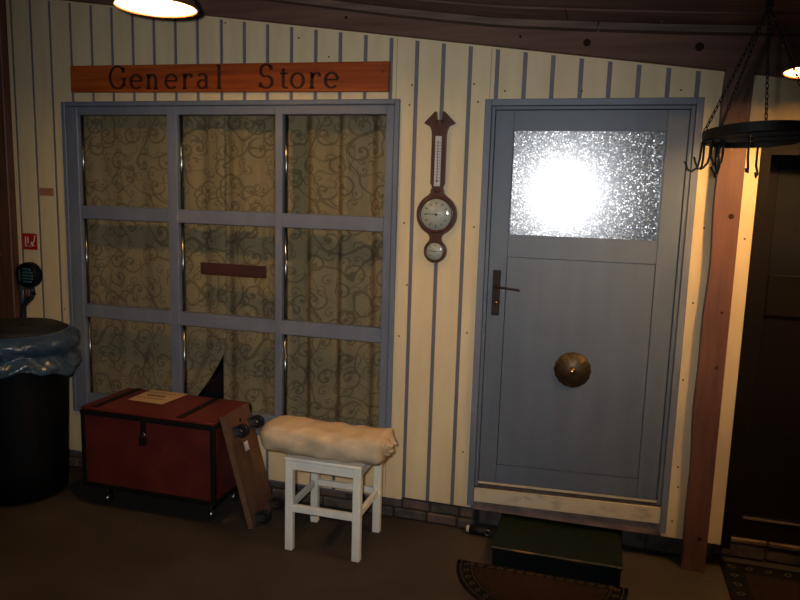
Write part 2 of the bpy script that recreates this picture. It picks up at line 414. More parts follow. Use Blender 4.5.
# ------------------------------------------------------------------ posts and roof timbers
zt_ = beam_z(1.13)+.015
wav = [(1.076+.005*math.sin(z*5.1)+.003*math.sin(z*13+1), z) for z in [zt_*i/30 for i in range(31)]]
p = MB(); p.quadprism([(1.186, zt_), (1.186, 0)]+wav, -.06, -.001)
post2 = tag(p.build('timber_post', 'red_timber'), 'red brown timber post between the blue door and the dark doorway', kind='structure')
for (z, r) in ((1.72, .012), (1.02, .007), (1.28, .006), (.17, .009)):
    k = MB(); k.lathe([(r, 0), (r*.8, .0003), (0, .0004)], (0, 0, 0), '-y', 12); k.build('knot', 'knot', post2, (1.15, -.0602, z))
p = MB(); p.bbox(-2.995, -2.875, -.06, -.001, 0, beam_z(-2.9)+.02, .005)
tag(p.build('timber_post', 'red_timber'), 'dark red brown timber post beside the bin and red sign', kind='structure')
# wall plate: sloping beam
def prism_x(mb, xs, zlo, zhi, y0, y1):
    vs = []; fs = []
    for x in xs: vs += [(x, y0, zlo(x)), (x, y1, zlo(x)), (x, y1, zhi(x)), (x, y0, zhi(x))]
    n = len(xs)
    for i in range(n-1):
        a = i*4; c = a+4
        fs += [(a, a+1, c+1, c), (a+1, a+2, c+2, c+1), (a+2, a+3, c+3, c+2), (a+3, a, c, c+3)]
    fs += [(0, 3, 2, 1), (4*n-4, 4*n-3, 4*n-2, 4*n-1)]
    mb.add(vs, fs)
def steps(a, b, st=.12):
    n = max(1, int(math.ceil((b-a)/st))); return [a+(b-a)*i/n for i in range(n+1)]
bm_ = MB(); prism_x(bm_, steps(WALL_L, WALL_R), beam_z, lambda x: max(ceil_z(x)+.008, beam_z(x)+.05), -.05, .0)
beam = tag(bm_.build('roof_beam', 'beam_wood'), 'long sloping brown beam along the top of the wall', kind='structure')
for (x, z, r) in ((.468, 2.494, .017), (.955, 2.462, .019), (.16, 2.53, .006), (-.72, 2.65, .008), (.46, 2.50, .007)):
    k = MB(); k.lathe([(r, 0), (r*.8, .0003), (0, .0004)], (0, 0, 0), '-y', 14); k.build('knot', 'knot', beam, (x, -.0502, z))
# battens and ceiling planks running along the wall
cb_ = MB(); prism_x(cb_, steps(-3.6, 2.6), lambda x: ceil_z(x)+.052, lambda x: ceil_z(x)+.08, -6.0, 0.05)
ceiling = tag(cb_.build('ceiling', 'ceiling_wood'), 'dark brown plank ceiling sloping down past the door', kind='structure')
for (a, c) in ((-3.2, .512), (.518, 2.3)):
    t = MB(); prism_x(t, steps(a, c), lambda x: ceil_z(x)-.004, lambda x: ceil_z(x)+.026, -.115, -.052); t.build('batten', 'batten_wood', ceiling)
y = -.118; i = 0
while y > -5.8:
    wd = (.19, .15, .17)[i % 3]
    jx = (.38, -1.1, 1.0, -.4)[i % 4]
    dz = (0, .008, .003)[i % 3]
    for (a, c) in ((-3.55, jx-.002), (jx+.002, 2.55)):
        t = MB(); prism_x(t, steps(a, c, .3), lambda x: ceil_z(x)+.026+dz, lambda x: ceil_z(x)+.051, y-wd+.003, y); t.build('plank', 'ceiling_wood', ceiling)
    y -= wd; i += 1
nn = MB().cyl((0, 0, .02), (0, 0, -.008), .0025, 6)
n0 = None
for (x, yy) in ((-.55, -.16), (.13, -.18), (.47, -.17), (.78, -.16), (.87, -.165), (1.0, -.26)):
    l = (x, yy, ceil_z(x)+.026)
    if n0 is None: n0 = nn.build('nail_tip', 'steel', ceiling, l)
    else: inst(n0, ceiling, l)
# side wall of dark boards at the far left
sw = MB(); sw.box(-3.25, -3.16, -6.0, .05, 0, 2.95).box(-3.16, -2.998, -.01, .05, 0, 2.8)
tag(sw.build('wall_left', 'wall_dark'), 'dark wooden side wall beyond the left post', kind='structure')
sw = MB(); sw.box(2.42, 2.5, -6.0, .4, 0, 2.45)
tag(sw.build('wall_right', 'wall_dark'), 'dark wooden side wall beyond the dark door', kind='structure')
# dim shop interior behind the curtains
it = MB(); it.box(2.2, 2.42, .0, .06, .0, 2.3); it.box(-3.1, .0, 1.2, 1.25, 0, 2.75); it.box(-3.15, -3.1, .06, 1.25, 0, 2.75); it.box(0.0, .05, .06, 1.25, 0, 2.5); it.box(-3.1, 0, .055, 1.2, 2.5, 2.54)
tag(it.build('wall_interior', 'interior_dark'), 'unlit dark room behind the curtains', kind='structure')

# ------------------------------------------------------------------ window
win = empty('window_1', (-1.475, 0, WZ0)); tag(win, 'large nine pane shop window in blue grey frame', kind='structure')
def part(mb, name, m, root): 
    o = mb.build(name, m); o.parent = root; o.matrix_parent_inverse = Matrix.Translation(-Vector(root.location)) if root.rotation_euler[:] == (0, 0, 0) else o.matrix_parent_inverse
    return o
CW = .026
for (a, b_, c, d) in ((WX0, WX0+CW, WZ0, WZ1), (WX1-CW, WX1, WZ0, WZ1), (WX0+CW, WX1-CW, WZ1-CW, WZ1), (WX0+CW, WX1-CW, WZ0, WZ0+CW)):
    part(MB().bbox(a, b_, -.018, .010, c, d, .003), 'casing', 'blue_paint', win)
XS = [(-2.478, -2.402), (-1.80, -1.737), (-1.131, -1.087), (-.507, -.464)]
ZS = [(WZ0+.029, .50), (.983, 1.062), (1.578, 1.655), (2.180, WZ1-.029)]
for (a, b_) in XS: part(MB().bbox(a, b_, -.010, .045, ZS[0][0], ZS[3][1], .003), 'stile' if a in (XS[0][0], XS[3][0]) else 'mullion', 'blue_paint', win)
for i in range(4):
    for j in range(3):
        part(MB().bbox(XS[j][1]-.001, XS[j+1][0]+.001, -.009, .044, *ZS[i], .003), 'rail' if i in (0, 3) else 'glazing_bar', 'blue_paint', win)
for i in range(3):
    for j in range(3):
        x0, x1, z0, z1 = XS[j][1], XS[j+1][0], ZS[i][1], ZS[i+1][0]
        part(MB().box(x0+.0005, x1-.0005, .030, .034, z0+.0005, z1-.0005), 'glass_pane', 'glass', win)
        part(MB().cyl((x0+.0085, .0215, z0), (x0+.0085, .0215, z1), .008, 16), 'glazing_bead', 'bead_grey', win)

# curtains
def amp(s): return .22 if s < -1.85 else min(1, .22+(s+1.85)*1.6) if s < -1.1 else min(1.5, 1+(s+1.1)*3)
def curtain(x0, edge, zb, zt, ph, label, y=.185):
    nu, nv = 150, 26; vs = []; fs = []
    cx = (x0+edge(zt))/2
    for j in range(nv+1):
        z = lerp(zb, zt, j/nv); xe = edge(z)
        for i in range(nu+1):
            u = i/nu; x = lerp(x0, xe, u)
            s = lerp(x0, edge(zt), u)
            f = amp(s)*(math.sin(s*29+ph+.7*math.sin(s*7.3))*.021+math.sin(s*63+ph*2+z*.8)*.006)+math.sin(s*11+z*1.1)*.005
            vs.append((x-cx, f, z-zb))
    for j in range(nv):
        for i in range(nu):
            a = j*(nu+1)+i; fs.append((a, a+1, a+nu+2, a+nu+1))
    o = MB().add(vs, fs, True).build('curtain', 'curtain'); o.location = (cx, y, zb)
    sm = o.modifiers.new('cloth', 'SOLIDIFY'); sm.thickness = .0015
    tag(o, label, 'curtain', 'scroll print curtains behind the shop window')
    return o
def edgeL(z): return -1.545 if z > .84 else -1.545-.13*((.84-z)/.24)**1.3
curtain(-2.56, edgeL, .34, 2.30, .4, 'tan scroll print curtain whose bottom corner is drawn aside, behind the window above the trunk')
def edgeR(z): return -.36
curtain(-1.585, edgeR, .34, 2.30, 1.9, 'tan scroll print curtain hanging straight, behind the window above the stool', .212)
# dark thing seen in the gap
# ------------------------------------------------------------------ signs on the wall
sg = empty('store_sign', (-1.4545, -.012, 2.371), (0, .0085, 0))
tag(sg, 'long red brown wooden sign reading General Store above the window', 'sign')
MB().bbox(-.961, .961, -.022, .0115, -.0735, .0735, .002).build('plank', 'sign_wood', sg)
for (x, z) in ((.935, .058), (-.935, .055), (.93, .02)):
    MB().lathe([(.005, 0), (.004, .002), (0, .003)], (x, -.022, z), '-y', 10).build('screw', 'brass', sg)
def ribbon(mb, pts, thick, thin, closed=False):
    vs = []; n = len(pts)
    for i in range(n):
        if closed: a, b = pts[i-1], pts[(i+1) % n]
        else: a, b = pts[max(i-1, 0)], pts[min(i+1, n-1)]
        dx, dz = b[0]-a[0], b[1]-a[1]; L = math.hypot(dx, dz) or 1; wd = (thin+(thick-thin)*abs(dz)/L)/2
        nx, nz = -dz/L*wd, dx/L*wd
        vs += [(pts[i][0]+nx, 0, pts[i][1]+nz), (pts[i][0]-nx, 0, pts[i][1]-nz)]
    fs = [(2*i, 2*i+1, 2*i+3, 2*i+2) for i in range(n-1)]
    if closed: fs.append((2*n-2, 2*n-1, 1, 0))
    mb.add(vs, fs)
def arc(cx, cz, rx, rz, a0, a1, n=18): return [(cx+rx*math.cos(math.radians(lerp(a0, a1, i/n))), cz+rz*math.sin(math.radians(lerp(a0, a1, i/n)))) for i in range(n+1)]
def serif(cx, z, hw=.17): return [(cx-hw, z), (cx+hw, z)]
GL = {
 'G': [arc(.62, .8, .58, .78, 38, 322), [(1.12, .72), (1.12, .18)], [(.86, .72), (1.3, .72)], [(1.08, 1.5), (1.08, 1.12)]],
 'e': [arc(.45, .5, .40, .48, 4, 318), [(.07, .54), (.84, .54)]],
 'n': [[(.2, 0), (.2, 1)], serif(.2, .02), [(.05, .97), (.2, .97)], arc(.48, .62, .27, .36, 165, 0)+[(.75, 0)], serif(.75, .02)],
 'r': [[(.2, 0), (.2, 1)], serif(.2, .02), [(.05, .97), (.2, .97)], arc(.52, .60, .30, .37, 170, 50), [(.68, .9), (.68, .74)]],
 'a': [arc(.4, .72, .28, .26, 155, 0)+[(.68, .12), (.80, .03)], arc(.40, .30, .30, .27, 60, 320)],
 'l': [[(.2, 0), (.2, 1.58)], serif(.2, .02), [(.04, 1.55), (.2, 1.55)]],
 'S': [arc(.5, 1.16, .36, .40, 35, 250)+arc(.52, .42, .40, .40, 75, -150), [(.84, 1.52), (.84, 1.2)], [(.12, .4), (.12, .05)]],
 't': [[(.25, 1.3), (.25, .25)]+arc(.45, .25, .2, .22, 180, 300), [(.03, .96), (.55, .96)]],
 'o': [arc(.45, .5, .40, .48, 0, 360)],
}
letters = [('G', -2.148), ('e', -2.012), ('n', -1.910), ('e', -1.786), ('r', -1.680), ('a', -1.588), ('l', -1.468), ('S', -1.215), ('t', -1.093), ('o', -1.029), ('r', -.926), ('e', -.838)]
U = .083
for ch, x in letters:
    mb = MB()
    for st in GL[ch]: ribbon(mb, [(a*U*1.04, c*U*.94) for a, c in st], .0190, .0095)
    mb.build('letter', 'sign_ink', sg, (x+1.4545, -.0232, -.057))
# small board hung in the middle pane
ws = MB(); ws.bbox(-.205, .205, -.006, .006, -.034, .034, .002)
o = ws.build('window_sign', 'window_sign_wood'); o.location = (-1.408, .0236, 1.322)
tag(o, 'small dark brown plank fixed inside the middle window pane', 'sign')
# fire hose pictogram
fs_ = empty('fire_hose_sign', (-2.789, -.0005, 1.422)); tag(fs_, 'small red square sign with white hose symbol on the cream boards', 'sign')
MB().box(-.055, .055, -.003, 0, -.05, .05).build('plate', 'sign_red', fs_)
mb = MB()
for st in ([(-.03, .03), (-.03, -.028), (.0, -.03)], [(-.03, -.028), (.005, -.03)], [(.042, .04), (.034, .005), (.012, -.025)], [(.012, -.025), (.014, .0)], [(.012, -.025), (.034, -.022)], [(-.012, .03), (-.012, -.01)]): ribbon(mb, st, .008, .008)
mb.build('symbol', 'sign_white', fs_, (0, -.0036, 0))
lb = empty('wall_label', (-2.65, -.0005, 1.728)); tag(lb, 'tiny buff label with red print above the red sign', 'label')
MB().box(-.055, .055, -.002, 0, -.024, .024).build('plate', 'label_buff', lb)
mb = MB()
for z, a, c in ((.012, -.045, .045), (.0, -.04, .03), (-.012, -.045, .04)): ribbon(mb, [(a, z), (c, z)], .005, .005)
tag(mb.build('print', 'label_print', lb, (0, -.0026, 0)), kind='stuff')

# dark ribbed fitting with hose
hs = empty('hose_reel', (-2.785, 0, 1.218)); tag(hs, 'dark round hose reel with teal ribs below the red sign', 'hose reel')
MB().lathe([(.078, .001), (.080, .03), (.074, .055), (.066, .06), (.060, .048), (.0, .048)], (0, 0, 0), '-y', 32).build('drum', 'black_plastic', hs)
rib = None
for k in range(5):
    z = -.038+k*.019; hwid = math.sqrt(max(.055**2-z*z, 0))
    MB().bbox(-.002-hwid*.3, hwid*1.08, -.062, -.046, z-.0065, z+.0065, .002).build('rib', 'teal', hs)
MB().bbox(-.075, -.045, -.05, -.001, -.07, .05, .004).build('bracket', 'dark_hose', hs)
MB().tube([(.02, -.03, -.07), (.03, -.035, -.1), (.02, -.035, -.14), (-.02, -.035, -.17), (-.05, -.03, -.20), (-.055, -.03, -.26), (-.06, -.03, -.34), (-.06, -.035, -.5)], .016, 10).build('hose', 'dark_hose', hs)
MB().tube([(-.045, -.03, -.06), (-.05, -.03, -.14), (-.05, -.028, -.2)], .013, 10).build('hose', 'teal', hs)
MB().cyl((-.012, -.035, -.075), (-.016, -.04, -.15), .012, 12).build('valve', 'valve_red', hs)
MB().cyl((.03, -.035, -.10), (.052, -.045, -.115), .011, 10).build('nozzle', 'black_plastic', hs)

# ------------------------------------------------------------------ barometer
ba = empty('barometer', (-.224, 0, 1.43)); tag(ba, 'mahogany banjo wall barometer with thermometer, large dial and small dial', 'barometer')
B0 = 1.43
right = [(.012, 2.150), (.016, 2.188), (.024, 2.192), (.080, 2.137), (.078, 2.131), (.050, 2.118), (.041, 2.098), (.038, 2.075), (.0375, 1.835), (.030, 1.822), (.030, 1.808), (.036, 1.800), (.035, 1.788)]
a0 = math.degrees(math.asin(.099/.107))
right += [(.107*math.cos(math.radians(t)), 1.679+.107*math.sin(math.radians(t))) for t in [62, 52, 40, 28, 16, 4, -8, -20, -32, -44, -56, -64]]
right += [(.036, 1.573), (.031, 1.560), (.034, 1.546)]
right += [(.061*math.cos(math.radians(t)), 1.492+.061*math.sin(math.radians(t))) for t in [48, 34, 18, 2, -14, -30, -46, -62, -78]]
pts = right+[(-x, z) for x, z in reversed(right)]
cs = MB(); n = len(pts)
vs = [(x, 0, z-B0) for x, z in pts]+[(x*.97, -.02, z-B0) for x, z in pts]
cs.add(vs, [tuple(range(n)), tuple(range(2*n-1, n-1, -1))]+[(i, i+n, (i+1) % n+n, (i+1) % n) for i in range(n)])
cs.build('case', 'mahogany', ba, (0, -.0005, 0))
for (z, R, dialn) in ((1.679, .083, 'dial'), (1.492, .045, 'small_dial')):
    zz = z-B0
    d = MB().lathe([(R, 0), (R, .002), (0, .002)], (0, -.0205, zz), '-y', 40).build(dialn, 'dial_white', ba)
    MB().torus((0, -.022, zz), R+.003, .007 if R > .05 else .005, 'y', 44, 8).build('bezel', 'mahogany', ba)
    gm = MB(); gm.lathe([(R-.001, .004)]+[(R*math.cos(t*PI/2/8)*.985, .004+R*.16*math.sin(t*PI/2/8)) for t in range(0, 8)]+[(0, .004+R*.16)], (0, -.0205, zz), '-y', 40, cap=False)
    gm.build('dial_glass', 'dial_glass', ba)
    mk = MB(); nt_ = 12 if R > .05 else 8
    for k in range(nt_):
        t = 2*PI*k/nt_; c_, s_ = math.cos(t), math.sin(t)
        ribbon(mk, [(R*.62*c_, R*.62*s_), (R*.78*c_, R*.78*s_)], .0045 if R > .05 else .003, .0045 if R > .05 else .003)
    tag(mk.build('scale_marks', 'dial_ink', d, (0, -.0236, zz)), kind='stuff')
    nm = MB(); ribbon(nm, [(-R*.66, R*.05), (R*.35, -R*.02)], .003, .003); nm.lathe([(R*.07, 0), (0, .002)], (0, 0, 0), '-y', 12); nm.build('needle', 'dial_ink', d, (0, -.0242, zz))
th = MB().bbox(-.017, .015, -.0235, -.0195, 1.822-B0, 2.07-B0, .001).build('thermometer_plate', 'thermo_plate', ba)
mk = MB()
for k in range(14): ribbon(mk, [(.004, 1.85+k*.0145-B0), (.0125, 1.85+k*.0145-B0)], .003, .003); ribbon(mk, [(-.014, 1.85+k*.0145-B0), (-.008, 1.85+k*.0145-B0)], .0025, .0025)
tag(mk.build('scale_marks', 'dial_ink', th, (0, -.0241, 0)), kind='stuff')
MB().cyl((-.002, -.0245, 1.85-B0), (-.002, -.0245, 2.05-B0), .0022, 8).build('tube', 'thermo_red', th)
MB().lathe([(.005, 0), (.004, .003), (0, .004)], (-.002, -.0235, 1.846-B0), '-y', 10).build('mercury_bulb', 'dial_ink', th)
MB().lathe([(.014, 0), (.011, .004), (0, .006)], (0, -.0205, 1.803-B0), '-y', 16).build('boss', 'mahogany', ba)
MB().lathe([(.006, 0), (.005, .004), (0, .006)], (.016, -.0205, 2.143-B0), '-y', 10).build('stud', 'steel', ba)
MB().lathe([(.005, 0), (.004, .004), (0, .006)], (-.014, -.0205, 2.143-B0), '-y', 10).build('stud', 'steel', ba)

# ------------------------------------------------------------------ blue door
door = empty('door_1', (.5, 0, .29)); tag(door, 'blue grey wooden door with frosted glass and brass rosette', kind='structure')
def dz(x, l, r): return lerp(l, r, x)       # the sill runs slightly uphill
def dq(x0, x1, l0, l1, y0, y1, name, m, r0=None, r1=None):
    r0 = l0 if r0 is None else r0; r1 = l1 if r1 is None else r1
    return part(MB().quadprism([(x0, lerp(l0, r0, x0)), (x1, lerp(l0, r0, x1)), (x1, lerp(l1, r1, x1)), (x0, lerp(l1, r1, x0))], y0, y1), name, m, door)
part(MB().bbox(0, .034, -.014, .012, .145, 2.25, .002), 'casing', 'blue_paint', door)
part(MB().bbox(.968, 1.0, -.014, .012, .150, 2.25, .002), 'casing', 'blue_paint', door)
part(MB().bbox(.034, .968, -.014, .012, 2.218, 2.25, .002), 'casing', 'blue_paint', door)
part(MB().bbox(.0355, .053, -.007, .05, .26, 2.2165, .002), 'jamb', 'door_paint', door)
part(MB().bbox(.947, .9665, -.007, .05, .29, 2.2165, .002), 'jamb', 'door_paint', door)
part(MB().bbox(.053, .947, -.007, .05, 2.199, 2.2165, .002), 'jamb', 'door_paint', door)
LZ0, LZ1 = .283, .313
lx0, lx1 = .056, .944
dq(lx0, .1445, LZ0, 2.196, .001, .04, 'stile', 'door_paint', LZ1, 2.196)
dq(.8525, lx1, LZ0, 2.196, .001, .04, 'stile', 'door_paint', LZ1, 2.196)
dq(.146, .851, 2.104, 2.196, .0015, .04, 'rail', 'door_paint')
dq(.146, .851, 1.482, 1.589, .0015, .04, 'rail', 'door_paint')
dq(.146, .851, LZ0, .383, .0015, .04, 'rail', 'door_paint', LZ1, .413)
dq(.148, .849, .3855, 1.4795, .004, .036, 'panel', 'door_paint', .4155, 1.4795)
part(MB().quadprism([(.146, 1.589), (.851, 1.589), (.851, 2.104), (.146, 2.104)], 0, .004).tilt(), 'frosted_glass', 'hammered', door)['label'] = 'frosted hammered glass pane'
for (a, b_, c, d) in ((.146, .151, 1.589, 2.104), (.8461, .8511, 1.589, 2.104), (.151, .846, 1.589, 1.594), (.151, .846, 2.099, 2.104)):
    part(MB().box(a, b_, .003, .0345 if a == .8461 else .006, c, d), 'glazing_bead', 'door_paint', door)
pl = part(MB().bbox(.079, .119, -.006, .001, 1.18, 1.412, .003), 'handle_plate', 'bronze_plate', door)
def sub(mb, name, m, p):
    o = mb.build(name, m); o.parent = p; o.matrix_parent_inverse = p.matrix_parent_inverse.inverted() if False else Matrix.Identity(4)
    return o
sub(MB().tube([(.102, -.004, 1.33), (.102, -.04, 1.33), (.115, -.046, 1.33), (.16, -.046, 1.326), (.212, -.044, 1.322), (.218, -.040, 1.318)], .006, 10), 'lever', 'bronze_plate', pl)
sub(MB().lathe([(.012, 0), (.012, .006), (.008, .012)], (.102, -.006, 1.33), '-y', 16), 'collar', 'bronze_plate', pl)
sub(MB().lathe([(.009, 0), (.009, .004), (.006, .006), (0, .006)], (.102, -.006, 1.245), '-y', 14), 'lock_cylinder', 'brass', pl)
# fluted brass rosette
ro = MB().lathe([(.090, 0), (.090, .004), (.082, .012), (.062, .022), (.040, .030), (.022, .034), (.018, .034)], (.5, .004, .932), '-y', 64, 16, .022)
ro = part(ro, 'rosette', 'brass_dark', door); ro['label'] = 'round fluted brass rosette'
sub(MB().lathe([(.020, .030), (.019, .038), (.014, .046), (.007, .050), (0, .051)], (.5, .004, .932), '-y', 24), 'knob', 'brass', ro)
# threshold, sill board, step stone
dq(.036, .965, .272, .281, -.004, .05, 'threshold_strip', 'cream_dirty', .302, .311)
dq(.036, .965, .244, .2715, .000, .05, 'threshold', 'stone', .281, .3015)
dq(.036, .969, .172, .2435, -.012, .06, 'sill_board', 'cream_dirty', .199, .2805)
dq(.030, .980, .124, .1715, .000, .10, 'sill_stone', 'sill_brown', .130, .1985)

# ------------------------------------------------------------------ dark door in its recess
d2 = empty('door_2', (1.7, .15, .112)); tag(d2, 'dark brown panelled door beyond the timber post', kind='structure')
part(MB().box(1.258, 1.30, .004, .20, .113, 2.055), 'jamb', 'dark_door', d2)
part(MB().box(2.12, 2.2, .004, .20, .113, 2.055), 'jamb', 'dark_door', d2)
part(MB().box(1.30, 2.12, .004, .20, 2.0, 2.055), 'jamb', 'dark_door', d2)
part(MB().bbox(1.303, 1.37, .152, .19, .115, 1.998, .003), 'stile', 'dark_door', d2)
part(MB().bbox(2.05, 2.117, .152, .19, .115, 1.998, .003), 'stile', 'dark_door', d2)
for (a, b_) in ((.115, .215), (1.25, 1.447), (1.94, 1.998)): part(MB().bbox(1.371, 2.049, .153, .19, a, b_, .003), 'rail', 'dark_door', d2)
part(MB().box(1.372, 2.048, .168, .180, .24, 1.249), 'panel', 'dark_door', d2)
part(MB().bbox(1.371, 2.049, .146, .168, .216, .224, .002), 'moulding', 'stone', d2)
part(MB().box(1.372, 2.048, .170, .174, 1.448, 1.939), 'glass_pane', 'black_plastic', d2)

# ------------------------------------------------------------------ trunk on casters
tx0, tx1, ty0, ty1, tz0, tz1 = -2.093, -1.268, -.43, -.022, .123, .575
tk = empty('trunk', (-1.68, -.226, 0)); tag(tk, 'dark red wooden trunk with black edges on casters under the window', 'trunk')
O = Vector((-1.68, -.226, 0))
def tp(mb, name, m, p=None):
    o = mb.build(name, m); o.parent = p or tk
    o.data.transform(Matrix.Translation(-O)); return o
tp(MB().box(tx0+.004, tx1-.004, ty0+.004, ty1-.004, tz0+.004, .531), 'body', 'trunk_red')
lid = tp(MB().bbox(tx0, tx1, ty0, ty1, .556, tz1, .006), 'lid', 'trunk_red')
tp(MB().bbox(tx0-.004, tx1+.002, ty0-.005, ty1+.002, .532, .5555, .002), 'lid_edge', 'trunk_black')
for (a, b_) in ((tx0-.002, tx0+.024), (tx1-.024, tx1+.002)):
    for (c, d) in ((ty0-.002, ty0+.022), (ty1-.022, ty1+.002)):
        tp(MB().bbox(a, b_, c, d, tz0, .5315, .002), 'corner_strip', 'trunk_black')
tp(MB().bbox(tx0+.024, tx1-.024, ty0-.002, ty0+.004, tz0, tz0+.022, .001), 'bottom_edge', 'trunk_black')
tp(MB().bbox(tx1-.004, tx1+.002, ty0+.022, ty1-.022, tz0, tz0+.022, .001), 'bottom_edge', 'trunk_black')
for x in (-2.01, -1.48): tp(MB().bbox(x-.018, x+.018, ty0+.01, ty1-.005, tz1-.0005, tz1+.004, .001), 'strap', 'trunk_black', lid)
hp = tp(MB().bbox(-1.707, -1.673, ty0-.010, ty0-.003, .462, .545, .002), 'hasp', 'trunk_black')
tp(MB().bbox(-1.712, -1.668, ty0-.022, ty0-.004, .405, .450, .004), 'padlock', 'trunk_black')
tp(MB().tube([(-1.704, ty0-.013, .448), (-1.704, ty0-.013, .468), (-1.69, ty0-.013, .480), (-1.676, ty0-.013, .468), (-1.676, ty0-.013, .448)], .0045, 8), 'shackle', 'steel')
tp(MB().box(tx1-.004, tx1+.002, -.26, -.16, .50, .515), 'hinge_plate', 'trunk_black')
for (x, yy) in ((-1.335, -.342), (-1.985, -.355), (-1.335, -.10), (-1.985, -.10)):
    ft = tp(MB().box(x-.022, x+.022, yy-.022, yy+.022, tz0-.006, tz0), 'caster', 'dull_steel')
    tp(MB().box(x-.015, x-.011, yy-.014, yy+.014, .026, tz0-.005).box(x+.011, x+.015, yy-.014, yy+.014, .026, tz0-.005).box(x-.015, x+.015, yy-.014, yy+.014, .06, tz0-.005), 'fork', 'steel', ft)
    tp(MB().cyl((x-.010, yy, .028), (x+.010, yy, .028), .028, 20), 'wheel', 'steel', ft)
# notice on the lid
pp = empty('paper_notice', (-1.835, -.118, tz1+.0035)); tag(pp, 'buff paper notice with dark print lying on the trunk lid', 'paper')
MB().flat([(-.091, -.128), (.139, -.139), (.160, .088), (-.090, .088)], .0006, .0018).build('sheet', 'paper', pp)
mb = MB()
def bar(x0, x1, yy, h): mb.add([(x0, yy-h, .0022), (x1, yy-h, .0022), (x1, yy+h, .0022), (x0, yy+h, .0022)], [(0, 1, 2, 3)])
for k in range(5): bar(-.045+k*.024, -.028+k*.024, -.01, .013)
for k in range(9): bar(-.085+k*.022, -.07+k*.022, .045, .006)
for k in range(9): bar(-.075+k*.021, -.061+k*.021, -.065, .006)
tag(mb.build('print', 'ink', pp), kind='stuff')

# ------------------------------------------------------------------ furniture dolly leaning on the trunk
dl = empty('furniture_dolly', (-1.094, -.384, 0.001), (0, -.2736, 0)); tag(dl, 'brown wooden board dolly on black casters leaning against the trunk', 'dolly')
MB().bbox(.006, .028, 0.002, .262, 0, .617, .002).build('board', 'dolly_wood', dl)
MB().bbox(.000, .030, -.004, .0018, 0, .618, .001).build('front_edge', 'dolly_edge', dl)
MB().box(.0281, .0288, .115, .155, .385, .435).build('sticker', 'sign_white', dl)
MB().cyl((.0275, .14, .555), (.0286, .14, .555), .010, 14).build('hole', 'black_plastic', dl)
src = None
for (yy, zz) in ((.062, .512), (.232, .512), (.062, .032), (.232, .036)):
    c_ = MB().box(.028, .033, -.026, .026, -.028, .030).build('caster', 'dull_steel', dl, (0, yy, zz))
    MB().box(.033, .075, -.0165, -.0135, -.016, .016).box(.033, .075, .0135, .0165, -.016, .016).box(.0331, .038, -.0166, .0166, -.016, .016).build('fork', 'dull_steel', c_)
    MB().cyl((.072, -.0125, 0), (.072, .0125, 0), .036, 24).build('wheel', 'rubber', c_)
    MB().cyl((.072, -.019, 0), (.072, .019, 0), .008, 12).build('axle', 'steel', c_)

# ------------------------------------------------------------------ stool
st = empty('stool', (-.63, -.335, 0)); tag(st, 'white painted wooden stool carrying a rolled blanket', 'stool')
SO = Vector((-.63, -.335, 0))
def sp_(mb, name, m):
    o = mb.build(name, m, st); o.data.transform(Matrix.Translation(-SO)); return o
lx, rx, fy, by = -.803, -.449, -.500, -.180
for (x, yy) in ((lx, fy), (rx, fy), (lx, by), (rx, by)): sp_(MB().bbox(x-.020, x+.020, yy-.018, yy+.018, 0, .468, .003), 'leg', 'white_paint')
sp_(MB().bbox(lx-.022, rx+.022, fy-.021, by+.021, .4685, .486, .004), 'seat', 'white_paint')
sp_(MB().bbox(lx+.020, rx-.020, fy-.013, fy+.009, .424, .468, .002), 'apron', 'white_paint')
sp_(MB().bbox(lx+.020, rx-.020, by-.009, by+.013, .424, .468, .002), 'apron', 'white_paint')
for x in (lx, rx): sp_(MB().bbox(x-.011, x+.011, fy+.018, by-.018, .424, .468, .002), 'apron', 'white_paint')
sp_(MB().bbox(lx+.020, rx-.020, fy-.011, fy+.011, .203, .239, .002), 'stretcher', 'white_paint')
sp_(MB().bbox(lx+.020, rx-.020, by-.011, by+.011, .212, .244, .002), 'stretcher', 'white_paint')
for x in (lx, rx): sp_(MB().bbox(x-.010, x+.010, fy+.018, by-.018, .211, .244, .002), 'stretcher', 'white_paint')

# rolled blanket
def hsh(a, b): return math.sin(a*12.9+b*7.7)*.5+math.sin(a*5.3-b*11.1+1.3)*.5
bl = empty('rolled_blanket', (-.642, -.395, .486)); tag(bl, 'cream folded and rolled blanket lying on the white stool', 'blanket')
NL, NC = 64, 44; vs = []; fs = []
for i in range(NL+1):
    u = i/NL; x = lerp(-.345, .305, u)
    e1 = min(1, (u/.10)) ; e2 = min(1, ((1-u)/.05))
    k = math.sqrt(max(0, 1-(1-e1)**2))*.75+.25 if e1 < 1 else 1
    k2 = math.sqrt(max(0, 1-(1-e2)**2))*.25+.75 if e2 < 1 else 1
    for j in range(NC):
        t = 2*PI*j/NC; c_, s_ = math.cos(t), math.sin(t)
        ry, rz = .128, .074*(.80+.20*min(1, u*3.2))
        cx_ = math.copysign(abs(c_)**.62, c_); sz_ = math.copysign(abs(s_)**.66, s_)
        r = 1+.045*hsh(u*2.2, t*.6)+.03*math.sin(u*23+3.5*math.cos(t)+1.8*math.sin(u*9))*(.3+.7*max(0, s_+.3))
        r *= k*k2
        z = .072+sz_*rz*r+ .008*math.sin(u*5+1)*max(0, s_)
        vs.append((x, cx_*ry*r-.012*math.sin(u*4), max(z, .002)))
for i in range(NL):
    for j in range(NC): fs.append((i*NC+j, i*NC+(j+1) % NC, (i+1)*NC+(j+1) % NC, (i+1)*NC+j))
fs += [tuple(range(NC-1, -1, -1)), tuple(range(NL*NC, NL*NC+NC))]
MB().add(vs, fs, True).build('roll', 'blanket_cloth', bl)
